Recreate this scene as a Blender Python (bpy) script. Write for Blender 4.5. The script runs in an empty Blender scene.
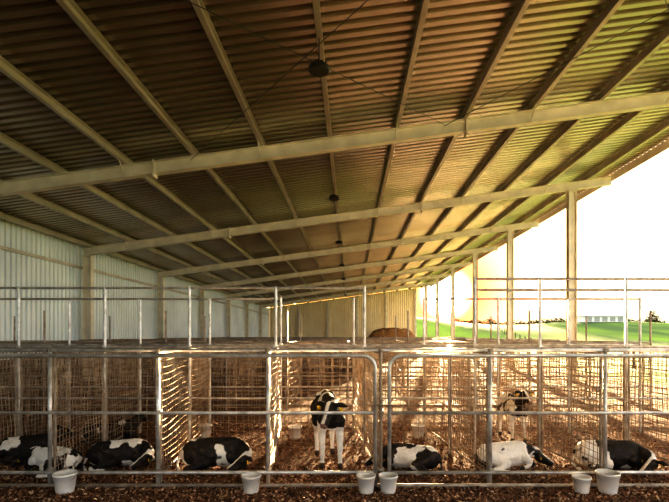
import bpy, bmesh, math, random
from mathutils import Vector, Matrix, noise, Quaternion
R = random.Random(7)
scene = bpy.context.scene
F = 446.0; VX = 350.0; VY = 335.0; H = 1.6
def px(x, d): return (x - VX) * d / F
def pz(y, d): return H - (y - VY) * d / F

# ------------------------------------------------------------ materials
def mat(name, col, rough=0.6, metal=0.0, var=0.0, scale=5.0, col2=None, bump=0.0, bscale=40.0, stretch=None, detail=4):
    m = bpy.data.materials.new(name); m.use_nodes = True
    nt = m.node_tree; b = nt.nodes['Principled BSDF']
    b.inputs['Roughness'].default_value = rough
    b.inputs['Metallic'].default_value = metal
    b.inputs['Base Color'].default_value = (*col, 1)
    tc = nt.nodes.new('ShaderNodeTexCoord'); mp = nt.nodes.new('ShaderNodeMapping')
    nt.links.new(tc.outputs['Object'], mp.inputs['Vector'])
    if stretch: mp.inputs['Scale'].default_value = stretch
    if col2 is not None or var:
        n = nt.nodes.new('ShaderNodeTexNoise'); n.inputs['Scale'].default_value = scale
        n.inputs['Detail'].default_value = detail
        nt.links.new(mp.outputs['Vector'], n.inputs['Vector'])
        r = nt.nodes.new('ShaderNodeValToRGB')
        c2 = col2 if col2 is not None else tuple(c * (1 - var) for c in col)
        r.color_ramp.elements[0].position = .35; r.color_ramp.elements[1].position = .65
        r.color_ramp.elements[0].color = (*c2, 1); r.color_ramp.elements[1].color = (*col, 1)
        nt.links.new(n.outputs['Fac'], r.inputs['Fac']); nt.links.new(r.outputs['Color'], b.inputs['Base Color'])
    if bump:
        n2 = nt.nodes.new('ShaderNodeTexNoise'); n2.inputs['Scale'].default_value = bscale; n2.inputs['Detail'].default_value = 5
        nt.links.new(mp.outputs['Vector'], n2.inputs['Vector'])
        bp = nt.nodes.new('ShaderNodeBump'); bp.inputs['Strength'].default_value = bump; bp.inputs['Distance'].default_value = .02
        nt.links.new(n2.outputs['Fac'], bp.inputs['Height']); nt.links.new(bp.outputs['Normal'], b.inputs['Normal'])
    return m

M_roof = mat('zinc_roof', (.54, .47, .38), .27, .8, col2=(.43, .375, .3), scale=.7, stretch=(.5, 2, 1))
M_beam = mat('painted_steel', (.82, .77, .64), .5, .1, col2=(.68, .63, .51), scale=3)
M_purlin = mat('galv_purlin', (.60, .56, .47), .4, .4, col2=(.46, .42, .35), scale=2)
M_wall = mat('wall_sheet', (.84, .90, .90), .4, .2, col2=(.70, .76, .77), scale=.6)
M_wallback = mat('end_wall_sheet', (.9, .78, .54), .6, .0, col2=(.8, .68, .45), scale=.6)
M_conc = mat('concrete', (.2, .15, .1), .9, 0, col2=(.13, .1, .07), scale=3, bump=.4)
M_pipe = mat('galv_pipe', (.76, .75, .73), .35, .55, col2=(.45, .43, .41), scale=9, bump=.15, bscale=60)
M_pipe2 = mat('weathered_pipe', (.48, .43, .37), .55, .35, col2=(.28, .23, .18), scale=8)
M_wire = mat('rusty_wire', (.56, .45, .33), .42, .5, col2=(.26, .18, .12), scale=6)
M_white = mat('white_plastic', (.9, .88, .86), .4, 0, col2=(.78, .75, .7), scale=6)
M_black = mat('black_housing', (.02, .02, .02), .4)
M_lens = mat('light_lens', (.06, .06, .055), .2)
M_floor = mat('bedding', (.28, .145, .08), .95, 0, col2=(.075, .037, .022), scale=12, bump=1.0, bscale=40, detail=10)
M_chipA = mat('chip_light', (.74, .52, .34), .75, 0, var=.2)
M_chipB = mat('chip_mid', (.38, .19, .105), .9, 0, var=.3)
M_chipC = mat('chip_dark', (.09, .042, .025), .95, 0, var=.3)
M_grass = mat('pasture', (.19, .31, .012), .95, 0, col2=(.045, .11, .008), scale=.1, bump=.5, bscale=3, stretch=(1, .4, 1))
M_hay = mat('hay', (.42, .22, .08), .95, 0, col2=(.2, .1, .04), scale=6, bump=1, bscale=25)
M_leaf = mat('leaves', (.06, .08, .015), .8, 0, var=.4)
M_bark = mat('bark', (.14, .09, .05), .9, 0, var=.3)
M_shed = mat('shed_white', (.8, .8, .78), .5, 0, var=.1)
M_shed2 = mat('shed_panel', (.35, .35, .33), .5, 0, var=.1)
M_tag = mat('ear_tag', (.85, .55, .05), .5)
M_eye = mat('eye', (.01, .008, .006), .08)
M_rope = mat('chain', (.35, .3, .25), .4, .7)
M_milk = mat('feed', (.45, .33, .2), .8, 0, var=.2)

def calf_mat():
    m = bpy.data.materials.new('holstein_coat'); m.use_nodes = True
    nt = m.node_tree; b = nt.nodes['Principled BSDF']; b.inputs['Roughness'].default_value = .65
    a = nt.nodes.new('ShaderNodeAttribute'); a.attribute_name = 'coat'
    s = nt.nodes.new('ShaderNodeSeparateColor'); nt.links.new(a.outputs['Color'], s.inputs[0])
    tc = nt.nodes.new('ShaderNodeTexCoord')
    n = nt.nodes.new('ShaderNodeTexNoise'); n.inputs['Scale'].default_value = 90; n.inputs['Detail'].default_value = 5
    nt.links.new(tc.outputs['Object'], n.inputs['Vector'])
    ma = nt.nodes.new('ShaderNodeMath'); ma.operation = 'MULTIPLY_ADD'; ma.inputs[1].default_value = .16; ma.inputs[2].default_value = -.08
    nt.links.new(n.outputs['Fac'], ma.inputs[0])
    ad = nt.nodes.new('ShaderNodeMath'); nt.links.new(ma.outputs[0], ad.inputs[0]); nt.links.new(s.outputs[0], ad.inputs[1])
    r = nt.nodes.new('ShaderNodeValToRGB')
    r.color_ramp.elements[0].position = .46; r.color_ramp.elements[1].position = .54
    r.color_ramp.elements[0].color = (.9, .87, .83, 1); r.color_ramp.elements[1].color = (.014, .012, .012, 1)
    nt.links.new(ad.outputs[0], r.inputs['Fac'])
    n3 = nt.nodes.new('ShaderNodeTexNoise'); n3.inputs['Scale'].default_value = 14; n3.inputs['Detail'].default_value = 6
    nt.links.new(tc.outputs['Object'], n3.inputs['Vector'])
    r3 = nt.nodes.new('ShaderNodeValToRGB'); r3.color_ramp.elements[0].position = .52; r3.color_ramp.elements[1].position = .82
    r3.color_ramp.elements[0].color = (0, 0, 0, 1); r3.color_ramp.elements[1].color = (.35, .35, .35, 1)
    nt.links.new(n3.outputs['Fac'], r3.inputs['Fac'])
    m0 = nt.nodes.new('ShaderNodeMix'); m0.data_type = 'RGBA'
    nt.links.new(r3.outputs['Color'], m0.inputs[0]); nt.links.new(r.outputs['Color'], m0.inputs[6]); m0.inputs[7].default_value = (.28, .18, .11, 1)
    m1 = nt.nodes.new('ShaderNodeMix'); m1.data_type = 'RGBA'
    nt.links.new(s.outputs[1], m1.inputs[0]); nt.links.new(m0.outputs[2], m1.inputs[6]); m1.inputs[7].default_value = (.30, .16, .13, 1)
    m2 = nt.nodes.new('ShaderNodeMix'); m2.data_type = 'RGBA'
    nt.links.new(s.outputs[2], m2.inputs[0]); nt.links.new(m1.outputs[2], m2.inputs[6]); m2.inputs[7].default_value = (.06, .04, .03, 1)
    nt.links.new(m2.outputs[2], b.inputs['Base Color'])
    bp = nt.nodes.new('ShaderNodeBump'); bp.inputs['Strength'].default_value = .9; bp.inputs['Distance'].default_value = .006
    nt.links.new(n.outputs['Fac'], bp.inputs['Height']); nt.links.new(bp.outputs['Normal'], b.inputs['Normal'])
    return m
M_calf = calf_mat()

# ------------------------------------------------------------ mesh builder
class MB:
    def __init__(s): s.v = []; s.f = []; s.m = []
    def add(s, vs, fs, mi=0):
        o = len(s.v); s.v += [tuple(v) for v in vs]
        for f in fs: s.f.append(tuple(i + o for i in f)); s.m.append(mi)
    def box(s, c, d, mi=0, rot=None):
        vs = []
        for sx in (-.5, .5):
            for sy in (-.5, .5):
                for sz in (-.5, .5):
                    v = Vector((sx * d[0], sy * d[1], sz * d[2]))
                    if rot: v = rot @ v
                    vs.append(v + Vector(c))
        s.add(vs, [(0, 1, 3, 2), (4, 6, 7, 5), (0, 4, 5, 1), (2, 3, 7, 6), (0, 2, 6, 4), (1, 5, 7, 3)], mi)
    def path(s, pts, r, n=8, mi=0, caps=True):
        pts = [Vector(p) for p in pts]; rings = []
        N = len(pts)
        rs = r if isinstance(r, (list, tuple)) else [r] * N
        up = None
        for i, p in enumerate(pts):
            t = (pts[min(i + 1, N - 1)] - pts[max(i - 1, 0)]).normalized()
            if up is None:
                up = Vector((0, 0, 1)) if abs(t.z) < .9 else Vector((1, 0, 0))
            a = t.cross(up).normalized(); b2 = a.cross(t).normalized(); up = b2
            rings.append([p + (a * math.cos(2 * math.pi * k / n) + b2 * math.sin(2 * math.pi * k / n)) * rs[i] for k in range(n)])
        vs = [v for rg in rings for v in rg]; fs = []
        for i in range(N - 1):
            for k in range(n):
                fs.append((i * n + k, i * n + (k + 1) % n, (i + 1) * n + (k + 1) % n, (i + 1) * n + k))
        if caps:
            fs.append(tuple(range(n - 1, -1, -1))); fs.append(tuple((N - 1) * n + k for k in range(n)))
        s.add(vs, fs, mi)
    def lathe(s, c, prof, n=24, mi=0):
        vs = []; fs = []
        for (r, z) in prof:
            for k in range(n):
                a = 2 * math.pi * k / n; vs.append((c[0] + r * math.cos(a), c[1] + r * math.sin(a), c[2] + z))
        for i in range(len(prof) - 1):
            for k in range(n):
                fs.append((i * n + k, i * n + (k + 1) % n, (i + 1) * n + (k + 1) % n, (i + 1) * n + k))
        s.add(vs, fs, mi)
    def obj(s, name, mats, smooth=False, parent=None):
        me = bpy.data.meshes.new(name); me.from_pydata(s.v, [], s.f)
        for m in mats: me.materials.append(m)
        for i, p in enumerate(me.polygons):
            p.material_index = s.m[i]; p.use_smooth = smooth
        me.update(); o = bpy.data.objects.new(name, me); scene.collection.objects.link(o)
        if parent: o.parent = parent
        return o

# ------------------------------------------------------------ building
SL = .135
XL = -9.4; XC = 7.75; XE = 9.3
Y0 = -8.4; Y1 = 51.9
RB = 4.02
RD = .27; PD = .17
def zraf(X): return H + RB + SL * X
def zpur(X): return zraf(X) + RD
def zroof(X): return zpur(X) + PD
def ribbed(length, pitch, depth):
    out = []; y = 0
    while y < length:
        out += [(y, 0), (y + pitch * .48, 0), (y + pitch * .56, depth), (y + pitch * .92, depth)]
        y += pitch
    out.append((y, 0)); return out
mb = MB(); prof = ribbed(Y1 + .3 - Y0, .2, .065); vs = []; fs = []
for (y, z) in prof:
    vs += [(XL - .2, Y0 + y, zroof(XL - .2) + z), (XE, Y0 + y, zroof(XE) + z)]
for i in range(len(prof) - 1): fs.append((2 * i, 2 * i + 2, 2 * i + 3, 2 * i + 1))
mb.add(vs, fs)
mb.obj('ceiling', [M_roof])

RY = [9.6 + 6 * k for k in range(-3, 7)]
RY.append(51.6)
def ibeam(mb, p, q, up, h, w, tf=.014, tw=.012):
    p = Vector(p); q = Vector(q); t = (q - p); L = t.length; t.normalize(); up = Vector(up); s_ = t.cross(up).normalized(); up = s_.cross(t).normalized()
    rot = Matrix((t, s_, up)).transposed()
    c = (p + q) / 2
    mb.box(c + up * (tf / 2), (L, w, tf), 0, rot)
    mb.box(c + up * (h - tf / 2), (L, w, tf), 0, rot)
    mb.box(c + up * (h / 2), (L, tw, h - 2 * tf), 0, rot)
for y in RY[:-1]:
    mb = MB()
    ibeam(mb, (XL + .1, y, zraf(XL + .1)), (XE - .15, y, zraf(XE - .15)), (0, 0, 1), RD, .17)
    for X in (2.5, -4.2):
        mb.box((X, y, zraf(X) + RD / 2 - .02), (.035, .2, RD + .09), 0)
        for k in (-1, 1):
            for zz in (.03, .12, .2):
                mb.path([(X - .035, y + k * .06, zraf(X) + zz), (X + .035, y + k * .06, zraf(X) + zz)], .014, 6)
    for X in (XC,):
        mb.box((X, y, zraf(X) - .01), (.34, .26, .03), 0)
    for k in range(-5, 6, 2):
        X = -.47 + 1.45 * k
        mb.path([(X, y, zraf(X) + .02), (X, y + .3, zpur(X) + .02)], .014, 4)
        mb.path([(X, y, zraf(X) + .02), (X, y - .3, zpur(X) + .02)], .014, 4)
    mb.obj('roof_rafter', [M_beam])
def csec(mb, X):
    z = zpur(X); w = .07; t = .012
    L = Y1 - Y0 - .1; cy = (Y0 + Y1) / 2
    mb.box((X, cy, z + PD / 2 - .005), (t, L, PD - .012))
    mb.box((X + w / 2, cy, z + t / 2), (w, L, t))
    mb.box((X + w / 2, cy, z + PD - t / 2 - .008), (w, L, t))
    mb.box((X + w, cy, z + .02), (t, L, .03))
for k in range(-6, 7):
    mb = MB(); csec(mb, -.47 + 1.45 * k); mb.obj('roof_purlin', [M_purlin])
mb = MB()
mb.box((XE + .01, (Y0 + Y1) / 2, zroof(XE) - .12), (.015, Y1 - Y0, .26))
mb.path([(XE + .08, Y0, zroof(XE) - .1), (XE + .08, Y1, zroof(XE) - .1)], .07, 10)
mb.obj('roof_gutter', [M_beam])
def column(X, y, top, w=.28, d=.2):
    mb = MB()
    t = .016
    mb.box((X - w / 2 + t / 2, y, top / 2), (t, d, top)); mb.box((X + w / 2 - t / 2, y, top / 2), (t, d, top))
    mb.box((X, y, top / 2), (w - 2 * t, .02, top))
    mb.box((X, y, .02), (w + .12, d + .12, .04))
    mb.box((X, y, top - .015), (w + .03, d + .03, .03))
    for sx in (-1, 1):
        for sy in (-1, 1):
            mb.path([(X + sx * (w / 2 + .03), y + sy * .12, .0), (X + sx * (w / 2 + .03), y + sy * .12, .09)], .014, 6)
    mb.obj('support_column', [M_beam])
for y in RY[:-1]:
    column(XC, y, zraf(XC) - .025)
    column(XL + .25, y, zraf(XL + .25) - .01)
mb = MB(); prof = ribbed(Y1 - Y0, .2, .045); vs = []; fs = []
for (y, z) in prof:
    vs += [(XL - z, Y0 + y, .9), (XL - z, Y0 + y, zroof(XL) - .02)]
for i in range(len(prof) - 1): fs.append((2 * i, 2 * i + 1, 2 * i + 3, 2 * i + 2))
mb.add(vs, fs)
mb.box((XL - .02, (Y0 + Y1) / 2, .46), (.16, Y1 - Y0, .92), 1)
mb.box((XL + .05, (Y0 + Y1) / 2, 3.95), (.06, Y1 - Y0, .09), 2)
mb.obj('wall_left', [M_wall, M_conc, M_purlin])
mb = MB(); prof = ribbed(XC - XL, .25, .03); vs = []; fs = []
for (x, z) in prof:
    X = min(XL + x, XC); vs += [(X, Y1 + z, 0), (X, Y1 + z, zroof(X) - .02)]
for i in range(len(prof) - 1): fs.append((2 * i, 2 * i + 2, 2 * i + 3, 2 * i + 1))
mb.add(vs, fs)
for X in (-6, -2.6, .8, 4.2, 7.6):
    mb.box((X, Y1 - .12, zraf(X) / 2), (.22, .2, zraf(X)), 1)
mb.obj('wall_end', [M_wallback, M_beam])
mb = MB(); mb.add([(XL, Y0, 0), (XE + .5, Y0, 0), (XE + .5, Y1, 0), (XL, Y1, 0)], [(0, 1, 2, 3)])
mb.obj('floor', [M_floor])

mb = MB()
for (a, b, y0) in ((-3.4, 2.0, 3.7), (2.0, 7.4, 3.7), (-3.4, 2, 27.7)):
    mb.path([(a, y0, zraf(a) + .2), (b, y0 + 5.8, zraf(b) + .2)], .006, 6)
    mb.path([(b, y0, zraf(b) + .16), (a, y0 + 5.8, zraf(a) + .16)], .006, 6)
mb.obj('roof_bracing_rods', [M_black])

for k in range(7):
    y = 6.35 + 6 * k; X = -.44; z = H + 3.78; mb = MB()
    mb.lathe((X, y, z), [(.0, .10), (.07, .10), (.09, .06), (.09, .03), (.15, .02), (.155, -.01), (.14, -.03)], 28)
    mb.lathe((X, y, z), [(.14, -.028), (.0, -.024)], 28, 1)
    for a in range(12):
        an = a * math.pi / 6
        mb.box((X + .1 * math.cos(an), y + .1 * math.sin(an), z + .05), (.05, .006, .05), 0, Matrix.Rotation(an, 3, 'Z'))
    mb.path([(X, y, z + .1), (X, y, zpur(X) + .02)], .008, 6)
    mb.obj('highbay_light', [M_black, M_lens])

# ------------------------------------------------------------ pens
FP = [-170, -60, 50, 158, 268, 381, 490, 605, 715, 825]
D0 = 4.7; D1 = 6.0; D2 = 7.3
def backx(p): return px(.784 * p + 65.7, D1)
XF = [px(p, D0) for p in FP]; XB = [backx(p) for p in FP]
XC2 = [b + (b - f) for f, b in zip(XF, XB)]
TOP = 1.44
def wire_panel(mb, a, b, z0, z1, sp, r=.0028, mi=0, seed=0):
    a = Vector((a[0], a[1], 0)); b = Vector((b[0], b[1], 0)); L = (b - a).length; t = (b - a) / L; n = Vector((-t.y, t.x, 0))
    ph = seed * 1.7
    def P(u, z):
        w = .018 * math.sin(u * 3.1 + ph) * math.sin(z * 4 + ph * .6) + .01 * math.sin(z * 9 + u * 5 + ph)
        sag = .02 * math.sin(u * 4 + ph * 2)
        return a + t * u + n * w + Vector((0, 0, z + sag * math.sin(math.pi * (z - z0) / (z1 - z0))))
    nv = int(L / sp)
    for i in range(nv + 1):
        u = i * L / nv; mb.path([P(u, z0 + (z1 - z0) * k / 5) for k in range(6)], r, 4, mi, False)
    nh = int((z1 - z0) / sp)
    for j in range(nh + 1):
        z = z0 + j * (z1 - z0) / nh; mb.path([P(L * k / 5, z) for k in range(6)], r, 4, mi, False)
def divider(a, b, seed, sp=.07):
    mb = MB()
    wire_panel(mb, a, b, .12, TOP - .04, sp, .0042, seed=seed)
    A = Vector((*a, 0)); B = Vector((*b, 0)); Z = Vector((0, 0, 1))
    mb.path([A + Z * (TOP - .03), B + Z * (TOP - .03)], .013, 8, 1)
    mb.path([A + Z * .11, B + Z * .11], .012, 8, 1)
    mb.path([A + (B - A) * .02 + Z * 0, A + (B - A) * .02 + Z * TOP], .013, 8, 1)
    mb.path([A + (B - A) * .98 + Z * 0, A + (B - A) * .98 + Z * TOP], .013, 8, 1)
    mb.obj('wire_mesh_divider', [M_wire, M_pipe2])
for i, (f, b, c) in enumerate(zip(XF, XB, XC2)):
    divider((f, D0 + .06), (b, D1 - .03), i); divider((b, D1 + .03), (c, D2 - .05), i + 20)

mb = MB()
for i, X in enumerate(XF):
    if FP[i] == 381: continue
    mb.path([(X, D0, -.0), (X, D0, TOP + .01)], .021, 10)
x0, x1 = XF[0], XF[-1]
mb.path([(x0, D0, TOP), (x1, D0, TOP)], .02, 10)
mb.path([(x0, D0 - .02, .022), (x1, D0 - .02, .022)], .02, 8, 1)
for X in XF:
    for zz in (TOP, pz(412, D0), pz(470, D0)):
        mb.box((X, D0 + .01, zz), (.06, .06, .035), 1)
mb.obj('pen_front_fence', [M_pipe, M_pipe2], True)

def gate(xa, xb, name):
    r = .13; s = 1 if xb > xa else -1; y = D0 - .05; zt = TOP - .055; zb = pz(471, D0)
    def arc(cx, cz, a0, a1): return [(cx + s * r * math.cos(a0 + (a1 - a0) * k / 8), y, cz + r * math.sin(a0 + (a1 - a0) * k / 8)) for k in range(9)]
    pts = [(xa, y, zt)] + arc(xb - s * r, zt - r, math.pi / 2, 0) + [(xb, y, zb - .12)]
    mb = MB(); mb.path(pts, .021, 10); mb.path([(xa, y, zb - .12), (xa, y, zt + .0)], .02, 10)
    mb.path([(xa, y, pz(412, D0)), (xb, y, pz(412, D0))], .017, 8)
    mb.path([(xa, y, zb), (xb, y, zb)], .019, 8)
    mb.obj(name, [M_pipe], True)
gate(px(-110, D0), px(375, D0), 'pen_gate'); gate(px(770, D0), px(389, D0), 'pen_gate')
mb = MB(); c = Vector((px(381, D0), D0 - .075, pz(404, D0)))
for k in range(9):
    cc = c + Vector((0, 0, -.02 * k + .06)); pts = []
    for j in range(9):
        a = j * math.pi / 4; v = Vector((.012 * math.cos(a), 0, .018 * math.sin(a)))
        if k % 2: v = Vector((0, v.x, v.z))
        pts.append(cc + v)
    mb.path(pts, .004, 5, 0, False)
mb.path([(px(373, D0), D0 - .075, c.z), (px(391, D0), D0 - .075, c.z)], .008, 6)
mb.path([(px(381, D0), D0, 0), (px(381, D0), D0, TOP)], .016, 8)
mb.obj('gate_chain_latch', [M_rope])

def tallfence(xs, d, top, seed, rails, r=.017):
    mb = MB()
    for X, tp in zip(xs, top):
        mb.path([(X, d, 0), (X, d, tp)], r * 1.15, 8, 1)
        mb.box((X, d, TOP), (.05, .06, .04), 1)
    for (a, b, z) in rails: mb.path([(a, d, z), (b, d, z)], r, 8, 1)
    mb.path([(xs[0], d, TOP), (xs[-1], d, TOP)], .018, 8, 1)
    mb.path([(xs[0], d, .75), (xs[-1], d, .75)], .014, 8, 1)
    for i in range(len(xs) - 1): wire_panel(mb, (xs[i] + .02, d), (xs[i + 1] - .02, d), .1, TOP - .04, .1, .003, seed=seed + i)
    mb.obj('pen_rear_fence', [M_wire, M_pipe])
zt = pz(288, D1); zt2 = pz(279, D1)
tops = [zt + .02 if p < 470 else zt2 + .02 for p in FP]
tops[6] = TOP
tallfence(XB, D1, tops, 3, [(XB[0], XB[5], zt), (px(475, D1), XB[-1], zt2), (px(475, D1), XB[-1], pz(290, D1))])
mb = MB(); mb.path([(px(475, D1), D1, 0), (px(475, D1), D1, zt2 + .02)], .018, 8); mb.obj('fence_post', [M_pipe])
zt = pz(299, D2)
tallfence(XC2, D2, [zt + .02] * 10, 9, [(XC2[0], XC2[4], zt), (XC2[6], XC2[-1], zt)])
def block(d, depth, xa, xb, step, seed, tall):
    mb = MB(); n = int((xb - xa) / step)
    for i in range(n + 1):
        X = xa + i * step
        for dd in (d, d + depth):
            mb.path([(X, dd, 0), (X, dd, TOP if not tall or i % 2 else 2.1)], .02, 6, 1)
        wire_panel(mb, (X, d), (X, d + depth), .12, TOP - .04, .12, .005, seed=seed + i)
        mb.path([(X, d, TOP), (X, d + depth, TOP)], .016, 6, 1)
        if i < n: wire_panel(mb, (X, d), (X + step, d), .1, TOP - .04, .14, .005, seed=seed + i)
    for dd in (d, d + depth):
        for z in (TOP, .75, .15): mb.path([(xa, dd, z), (xa + n * step, dd, z)], .02, 6, 1)
    mb.obj('calf_pen_block', [M_wire, M_pipe2])
block(9.2, 2.5, -8.8, 7.2, 1.25, 40, True)
block(14.5, 2.6, -8.8, 7.2, 1.3, 60, False)
block(20.5, 2.6, -8.8, 7.2, 1.4, 80, False)
block(28, 2.6, -8.8, 7.2, 1.6, 95, False)

def bucket(X, y, s=1.0, z=0):
    mb = MB(); c = (X, y, z)
    mb.lathe(c, [(0, .0), (.085 * s, 0), (.09 * s, .01), (.115 * s, .19 * s), (.122 * s, .19 * s), (.122 * s, .215 * s), (.112 * s, .215 * s), (.105 * s, .18 * s), (.095 * s, .10 * s)], 28)
    mb.lathe(c, [(.096 * s, .11 * s), (0, .11 * s)], 28, 1)
    pts = [(X + .12 * s * math.cos(a), y - .13 * s * math.sin(a) * .6, z + .2 * s - .09 * s * math.sin(a)) for a in [math.pi * k / 12 for k in range(13)]]
    mb.path(pts, .004, 6, 2)
    mb.obj('feed_bucket', [M_white, M_milk, M_rope], True)
for (p, s) in ((67, .92), (252, .82), (366, .82), (388, .82), (580, .75), (606, .95)):
    bucket(px(p, 4.55), 4.52, s, .008)
bucket(px(418, 7), 7.0, .9); bucket(px(295, 6.9), 6.9, .9); bucket(px(205, 7), 7, .9)

mb = MB()
for i in range(46000):
    X = R.uniform(-5, 4.8); y = R.uniform(3.6, 8.2)
    if R.random() < .5: y = R.uniform(3.8, 5.4)
    l = R.uniform(.004, .018); w = l * R.uniform(.25, .7)
    if R.random() < .08: l *= 1.8
    rot = Matrix.Rotation(R.uniform(0, 6.28), 3, 'Z') @ Matrix.Rotation(R.uniform(-.9, .9), 3, 'X') @ Matrix.Rotation(R.uniform(-.9, .9), 3, 'Y')
    c = Vector((X, y, R.uniform(.003, .02))); curl = R.uniform(.0, .35) * l
    vs = [c + rot @ Vector(v) for v in ((-l, -w, 0), (0, -w, curl), (l, -w, 0), (l, w, 0), (0, w, curl), (-l, w, 0))]
    mb.add(vs, [(0, 1, 4, 5), (1, 2, 3, 4)], R.choice((0, 0, 1, 1, 1, 2, 2)))
mb.obj('wood_shavings', [M_chipA, M_chipB, M_chipC])

# ------------------------------------------------------------ calves
def hull(bm_all, a, ra, b, rb):
    bm = bmesh.new()
    for (c, r) in ((a, ra), (b, rb)):
        if not isinstance(r, tuple): r = (r, r, r)
        bmesh.ops.create_icosphere(bm, subdivisions=2, radius=1, matrix=Matrix.Translation(c) @ Matrix.Diagonal((*r, 1)))
    res = bmesh.ops.convex_hull(bm, input=bm.verts)
    junk = [e for e in res['geom_interior'] if isinstance(e, bmesh.types.BMVert)]
    bmesh.ops.delete(bm, geom=junk, context='VERTS')
    me = bpy.data.meshes.new('t'); bm.to_mesh(me); bm.free(); bm_all.from_mesh(me); bpy.data.meshes.remove(me)

def calf(loc, yaw, pose, head='up', seed=1, scale=1.0, bias=0.0, mirror=False):
    S = []
    hy = -1 if mirror else 1
    if pose == 'stand':
        S += [((.25, 0, .57), (.15, .12, .17), (0, 0, .57), (.16, .135, .155)), ((0, 0, .57), (.16, .135, .155), (-.27, 0, .615), (.13, .12, .13)),
              ((.2, 0, .69), .07, (-.26, 0, .71), .07), ((-.24, .06, .70), .06, (-.24, -.06, .70), .06)]
        for s_ in (-1, 1):
            st = .03 * s_
            S += [((.27, .08 * s_, .52), .075, (.23, .095 * s_, .40), .048), ((.23, .095 * s_, .40), .048, (.26 + st, .09 * s_, .23), .03), ((.26 + st, .09 * s_, .24), .034, (.26 + st, .09 * s_, .22), .034), ((.26 + st, .09 * s_, .23), .028, (.255 + st, .09 * s_, .075), .022),
                  ((.255 + st, .09 * s_, .075), .026, (.275 + st, .09 * s_, .028), .03),
                  ((-.27, .075 * s_, .58), .1, (-.2, .10 * s_, .43), .064), ((-.2, .10 * s_, .43), .062, (-.34 - st, .095 * s_, .28), .032), ((-.34 - st, .095 * s_, .28), .036, (-.32 - st, .095 * s_, .08), .023),
                  ((-.32 - st, .095 * s_, .08), .026, (-.30 - st, .095 * s_, .028), .03)]
        S += [((-.38, 0, .69), .02, (-.43, 0, .5), .014), ((-.43, 0, .5), .014, (-.42, 0, .32), .024)]
        base = Vector((.30, 0, .64))
        if head == 'up': hp = Vector((.50, 0, .82)); mz = Vector((.66, .02, .72))
        elif head == 'low': hp = Vector((.53, .045 * hy, .68)); mz = Vector((.63, .12 * hy, .54))
        else: hp = Vector((.44, .17 * hy, .70)); mz = Vector((.44, .33 * hy, .60))
        S += [(base, (.1, .08, .13), base.lerp(hp, .6), .078), (base.lerp(hp, .6), .078, hp, .062)]
    else:
        S += [((.25, 0, .21), (.15, .14, .19), (0, 0, .20), (.17, .18, .18)), ((0, 0, .20), (.17, .18, .18), (-.28, .02 * hy, .19), (.14, .15, .165)),
              ((.2, 0, .34), .06, (-.28, 0, .31), .06), ((-.27, .07, .29), .06, (-.27, -.07, .29), .06)]
        for s_ in (-1, 1):
            S += [((.27, .11 * s_, .18), .075, (.40, .12 * s_, .075), .042), ((.40, .12 * s_, .075), .04, (.26, .17 * s_, .045), .026), ((.26, .17 * s_, .045), .027, (.20, .175 * s_, .035), .03)]
            k = 1 if s_ == hy else .75
            S += [((-.26, .10 * s_, .2), .11, (-.06, .19 * s_ * k, .12), .075), ((-.06, .19 * s_ * k, .12), .066, (-.27, .27 * s_ * k, .06), .036),
                  ((-.27, .27 * s_ * k, .06), .038, (-.10, .31 * s_ * k, .04), .026), ((-.10, .31 * s_ * k, .04), .028, (-.05, .315 * s_ * k, .034), .03)]
        S += [((-.41, 0, .25), .02, (-.45, .08 * hy, .06), .014), ((-.45, .08 * hy, .06), .014, (-.38, .2 * hy, .03), .024)]
        base = Vector((.32, 0, .25))
        if head == 'up': hp = Vector((.47, .04 * hy, .43)); mz = Vector((.60, .12 * hy, .34))
        elif head == 'curl': hp = Vector((.42, .25 * hy, .17)); mz = Vector((.27, .36 * hy, .08))
        else: hp = Vector((.54, .07 * hy, .16)); mz = Vector((.69, .14 * hy, .07))
        mid = base.lerp(hp, .55) + Vector((.05, 0, .02))
        S += [(base, (.1, .09, .12), mid, .082), (mid, .082, hp, .062)]
    d = (mz - hp); dl = d.length; dn = d.normalized(); upv = Vector((0, 0, 1)); side = upv.cross(dn).normalized(); hup = dn.cross(side)
    S += [(hp - dn * .01, .07, hp + d * .35 + hup * .003, .056), (hp + d * .35, .053, mz, .038), (mz - dn * .01 + side * .014, .036, mz - dn * .01 - side * .014, .036),
          (hp + d * .2 - hup * .045, .03, mz - hup * .02, .026)]
    for s_ in (-1, 1):
        e0 = hp - dn * .03 + side * s_ * .06 + hup * .035; e1 = e0 + side * s_ * .065 - hup * .012 - dn * .01; e2 = e1 + side * s_ * .06 - hup * .02
        S += [(e0, .016, e1, (.03, .026, .034)), (e1, (.03, .026, .034), e2, .009)]
        b0 = hp + d * .22 + side * s_ * .045 + hup * .03
        S += [(b0, .018, b0 + d * .12, .014)]
    ba = bmesh.new()
    for a, ra, b, rb in S: hull(ba, Vector(a), ra, Vector(b), rb)
    me = bpy.data.meshes.new('calf_src'); ba.to_mesh(me); ba.free()
    tmp = bpy.data.objects.new('tmp', me); scene.collection.objects.link(tmp)
    rm = tmp.modifiers.new('r', 'REMESH'); rm.mode = 'VOXEL'; rm.voxel_size = .0095; rm.use_smooth_shade = True
    sm = tmp.modifiers.new('s', 'SMOOTH'); sm.factor = .5; sm.iterations = 7
    dg = bpy.context.evaluated_depsgraph_get(); new = bpy.data.meshes.new_from_object(tmp.evaluated_get(dg))
    bpy.data.objects.remove(tmp)
    at = new.color_attributes.new('coat', 'FLOAT_COLOR', 'POINT')
    off = Vector((seed * 3.17, seed * 1.3, seed * 7.7))
    nrms = [v.normal.copy() for v in new.vertices]
    hoofs = [Vector(b) for a, ra, b, rb in S if rb == .03 and b[2] < .04]
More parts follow.
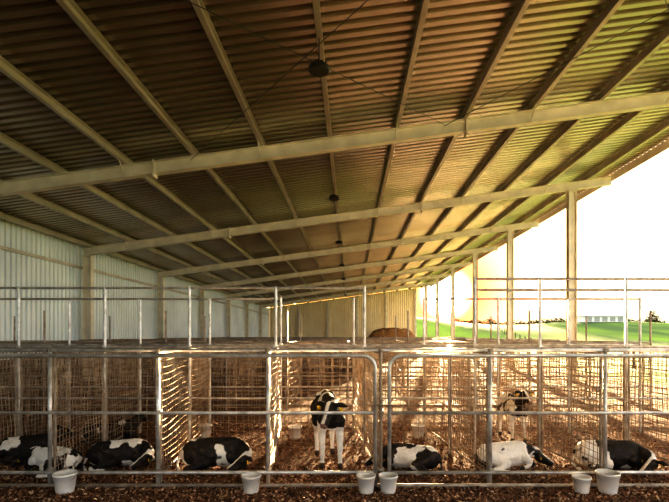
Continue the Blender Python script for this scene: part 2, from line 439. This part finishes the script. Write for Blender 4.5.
    for i, v in enumerate(new.vertices):
        c = v.co.copy()
        val = .5 + noise.noise(c * 3.2 + off) * 1.5 + noise.noise(c * 8 + off) * .45 + noise.noise(c * 20 + off) * .18 + bias
        if pose == 'stand' and c.z < .46: val -= (.46 - c.z) * 7
        q = c - hp; u = q.dot(dn); lat = q.dot(side); uh = q.dot(hup)
        if q.length < .26 and u > -.12:
            w = min(1, max(0, (u + .12) / .08))
            hv = .5 + (abs(lat) - .02) * 12 if uh > -.01 else .9
            val = val * (1 - w) + hv * w
        muz = 1.0 if (u > dl + .008 and q.length < dl + .08) else 0.0
        hoof = 1.0 if any((b - c).length < .042 for b in hoofs) else 0.0
        at.data[i].color = (min(1, max(0, val)), muz, hoof, 1)
        if not hoof: v.co = c + nrms[i] * (noise.noise(c * 45 + off) * .003 + noise.noise(c * 12 + off) * .005)
    new.materials.clear(); new.materials.append(M_calf)
    for p in new.polygons: p.use_smooth = True
    root = bpy.data.objects.new('calf', None); scene.collection.objects.link(root)
    body = bpy.data.objects.new('calf_body', new); scene.collection.objects.link(body); body.parent = root
    mbh = MB()
    for s_ in (-1, 1):
        c = hp + d * .27 + side * s_ * .052 + hup * .022
        pr = [(.0001 + .014 * math.sin(math.pi * k / 8), -.014 * math.cos(math.pi * k / 8)) for k in range(9)]
        mbh.lathe(c, pr, 12, 0)
        c = hp - dn * .035 + side * s_ * .125 + hup * .005 + dn * .035
        mbh.box(c, (.006, .035, .04), 1)
        c = mz + dn * .03 + side * s_ * .018
        mbh.lathe(c, [(.0001 + .007 * math.sin(math.pi * k / 6), -.007 * math.cos(math.pi * k / 6)) for k in range(7)], 8, 0)
    mbh.obj('calf_eyes_and_tags', [M_eye, M_tag], True, root)
    root.location = loc; root.rotation_euler = (0, 0, math.radians(yaw)); root.scale = (scale,) * 3
    return root

def at(p, d): return (px(p, d), d, .004)
calf(at(55, 5.2), 160, 'lie', 'fwd', 1, .8, -.05)
calf(at(28, 5.72), 20, 'lie', 'up', 2, .8, .5)
calf(at(120, 5.4), 8, 'lie', 'curl', 3, .85, -.05, True)
calf(at(215, 5.35), 0, 'lie', 'curl', 5, .95, .22, True)
calf(at(328, 5.6), -80, 'stand', 'low', 4, 1.13, .4, True)
calf(at(412, 5.3), 165, 'lie', 'fwd', 6, .78, .3)
calf(at(503, 5.35), 10, 'lie', 'fwd', 7, .82, -.3, True)
calf(at(608, 5.3), -15, 'lie', 'curl', 8, .9, .12, True)
calf(at(512, 6.85), -88, 'stand', 'up', 3, .9, .15)
calf(at(110, 6.6), 30, 'lie', 'up', 11, .85, .3)

# ------------------------------------------------------------ hay pile
bm = bmesh.new(); bmesh.ops.create_grid(bm, x_segments=60, y_segments=30, size=1)
for v in bm.verts:
    x, y = v.co.x, v.co.y
    e = max(0, 1 - abs(x) ** 4) * max(0, 1 - abs(y) ** 3)
    v.co = Vector((4.3 + x * 2.7, 46 + y * 1.8, 2.25 * e ** .5 + .25 * noise.noise(Vector((x * 5, y * 5, 0))) * e))
me = bpy.data.meshes.new('hay_pile'); bm.to_mesh(me); bm.free(); me.materials.append(M_hay)
o = bpy.data.objects.new('hay_pile', me); scene.collection.objects.link(o)

# ------------------------------------------------------------ pasture outside
def ter(X, y):
    a = min(1, max(0, (y - 45) / 75)); a = a * a * (3 - 2 * a)
    b = min(1, max(0, (X - 8) / 40)); b = b * b * (3 - 2 * b)
    hgt = a * (4.2 + 2.0 * (1 - b) + 2.2 * noise.noise(Vector((X * .025 + 3, y * .02, 0))))
    return hgt - .06
bm = bmesh.new(); bmesh.ops.create_grid(bm, x_segments=130, y_segments=110, size=1)
for v in bm.verts:
    X = 60 + v.co.x * 190; y = 130 + v.co.y * 180
    v.co = Vector((X, y, ter(X, y)))
me = bpy.data.meshes.new('pasture_ground'); bm.to_mesh(me); bm.free(); me.materials.append(M_grass)
for p in me.polygons: p.use_smooth = True
o = bpy.data.objects.new('pasture_ground', me); scene.collection.objects.link(o)
def tree(X, y, h, seed, name='pasture_tree'):
    rr = random.Random(seed); z = ter(X, y) - .1; mb = MB()
    mb.path([(X, y, z), (X + .1, y, z + h * .2), (X, y, z + h * .6)], [h * .03, h * .02, h * .012], 8, 1)
    for b in range(9):
        a = rr.uniform(0, 6.28); mb.path([(X, y, z + h * .15), (X + math.cos(a) * h * .4, y + math.sin(a) * h * .4, z + h * rr.uniform(.35, .8))], [h * .014, h * .005], 5, 1)
    for b in range(34):
        a = rr.uniform(0, 6.28); zz = rr.uniform(.12, .88); ra = rr.uniform(.0, .6) * h * math.sqrt(max(.15, 1 - ((zz - .45) / .5) ** 2)); c = Vector((X + math.cos(a) * ra, y + math.sin(a) * ra, z + h * zz))
        for l in range(50):
            p = c + Vector((rr.gauss(0, .09), rr.gauss(0, .09), rr.gauss(0, .06))) * h; s_ = h * .03
            rot = Matrix.Rotation(rr.uniform(0, 6), 3, 'Z') @ Matrix.Rotation(rr.uniform(0, 3), 3, 'X')
            mb.add([p + rot @ Vector(v) * s_ for v in ((-1, -.5, 0), (1, -.5, 0), (1, .5, 0), (-1, .5, 0))], [(0, 1, 2, 3)])
    mb.obj(name, [M_leaf, M_bark])
tree(px(652, 115), 115, 3.2, 1); tree(px(490, 150), 150, 3.2, 2); tree(px(480, 150), 155, 2.6, 3)
def shrub_row():
    rr = random.Random(5); mb = MB()
    for k in range(60):
        p = 455 + k * 5 + rr.uniform(-4, 4); y = 118 + rr.uniform(-4, 8); X = px(p, y); z = ter(X, y); h = rr.uniform(.6, 1.5)
        mb.path([(X, y, z - .1), (X, y, z + h * .5)], h * .06, 5, 1)
        for l in range(90):
            q = Vector((X + rr.gauss(0, .9), y + rr.gauss(0, .5), z + abs(rr.gauss(.3, .35)) * h)); s_ = .2
            rot = Matrix.Rotation(rr.uniform(0, 6), 3, 'Z') @ Matrix.Rotation(rr.uniform(0, 3), 3, 'X')
            mb.add([q + rot @ Vector(v) * s_ for v in ((-1, -.5, 0), (1, -.5, 0), (1, .5, 0), (-1, .5, 0))], [(0, 1, 2, 3)])
    mb.obj('shrub_row', [M_leaf, M_bark])
shrub_row()
sx, sy = px(600, 105), 105; z = ter(sx, sy) - .1; mb = MB()
w = 4.6
mb.box((sx, sy, z + .8), (w * 2, 4, 1.5), 0)
mb.add([(sx - w - .3, sy - 2.4, z + 1.55), (sx + w + .3, sy - 2.4, z + 1.55), (sx + w + .3, sy, z + 2.2), (sx - w - .3, sy, z + 2.2), (sx - w - .3, sy + 2.4, z + 1.55), (sx + w + .3, sy + 2.4, z + 1.55)], [(0, 1, 2, 3), (3, 2, 5, 4), (0, 3, 4), (1, 5, 2)], 0)
for k in range(5): mb.box((sx - 3.6 + 1.8 * k, sy - 2.02, z + .75), (1.2, .06, 1.1), 1)
mb.obj('farm_shed', [M_shed, M_shed2])
mb = MB()
for k in range(24):
    y = 22 + k * 4; X = 14 + k * .9; mb.path([(X, y, ter(X, y) - .1), (X, y, ter(X, y) + 1.25)], .06, 6)
for zz in (.5, .85, 1.15):
    mb.path([(14 + k * .9, 22 + k * 4, ter(14 + k * .9, 22 + k * 4) + zz) for k in range(24)], .012, 4)
mb.obj('paddock_fence', [M_bark])

# ------------------------------------------------------------ light
sd = Vector((96, 446, 41)).normalized()
L = bpy.data.lights.new('sun', 'SUN'); L.energy = 62; L.color = (1, .71, .40); L.angle = .012
lo = bpy.data.objects.new('sun', L); scene.collection.objects.link(lo)
lo.rotation_euler = (-sd).to_track_quat('-Z', 'Y').to_euler(); lo.location = (12, 60, 30)
w = bpy.data.worlds.new('sky'); scene.world = w; w.use_nodes = True; nt = w.node_tree
bg = nt.nodes['Background']; tc = nt.nodes.new('ShaderNodeTexCoord')
dp = nt.nodes.new('ShaderNodeVectorMath'); dp.operation = 'DOT_PRODUCT'; dp.inputs[1].default_value = sd
nrm = nt.nodes.new('ShaderNodeVectorMath'); nrm.operation = 'NORMALIZE'
nt.links.new(tc.outputs['Generated'], nrm.inputs[0]); nt.links.new(nrm.outputs[0], dp.inputs[0])
mx = nt.nodes.new('ShaderNodeMath'); mx.operation = 'MAXIMUM'; mx.inputs[1].default_value = 0; nt.links.new(dp.outputs['Value'], mx.inputs[0])
def pw(e):
    p = nt.nodes.new('ShaderNodeMath'); p.operation = 'POWER'; p.inputs[1].default_value = e; nt.links.new(mx.outputs[0], p.inputs[0]); return p
def mixc(fac, a, b):
    m = nt.nodes.new('ShaderNodeMix'); m.data_type = 'RGBA'; nt.links.new(fac, m.inputs[0])
    if isinstance(a, tuple): m.inputs[6].default_value = (*a, 1)
    else: nt.links.new(a, m.inputs[6])
    m.inputs[7].default_value = (*b, 1); return m.outputs[2]
c1 = mixc(pw(5).outputs[0], (1.65, 1.68, 1.68), (2.6, 2.0, 1.15))
c2 = mixc(pw(110).outputs[0], c1, (5, .62, .01))
c3 = mixc(pw(3500).outputs[0], c2, (200, 170, 110))
nt.links.new(c3, bg.inputs['Color']); bg.inputs['Strength'].default_value = 1.0

scene.view_settings.view_transform = 'Standard'
for lk in ('High Contrast', 'Medium High Contrast'):
    try:
        scene.view_settings.look = lk; print('LOOK', lk); break
    except Exception as e: print(e)
cam = bpy.data.cameras.new('camera'); cam.lens = 24; cam.sensor_width = 36; cam.shift_x = -15.5 / 669; cam.shift_y = 84 / 669; cam.clip_end = 1000
co = bpy.data.objects.new('camera', cam); scene.collection.objects.link(co); co.location = (0, 0, H); co.rotation_euler = (math.pi / 2, 0, 0)
scene.camera = co
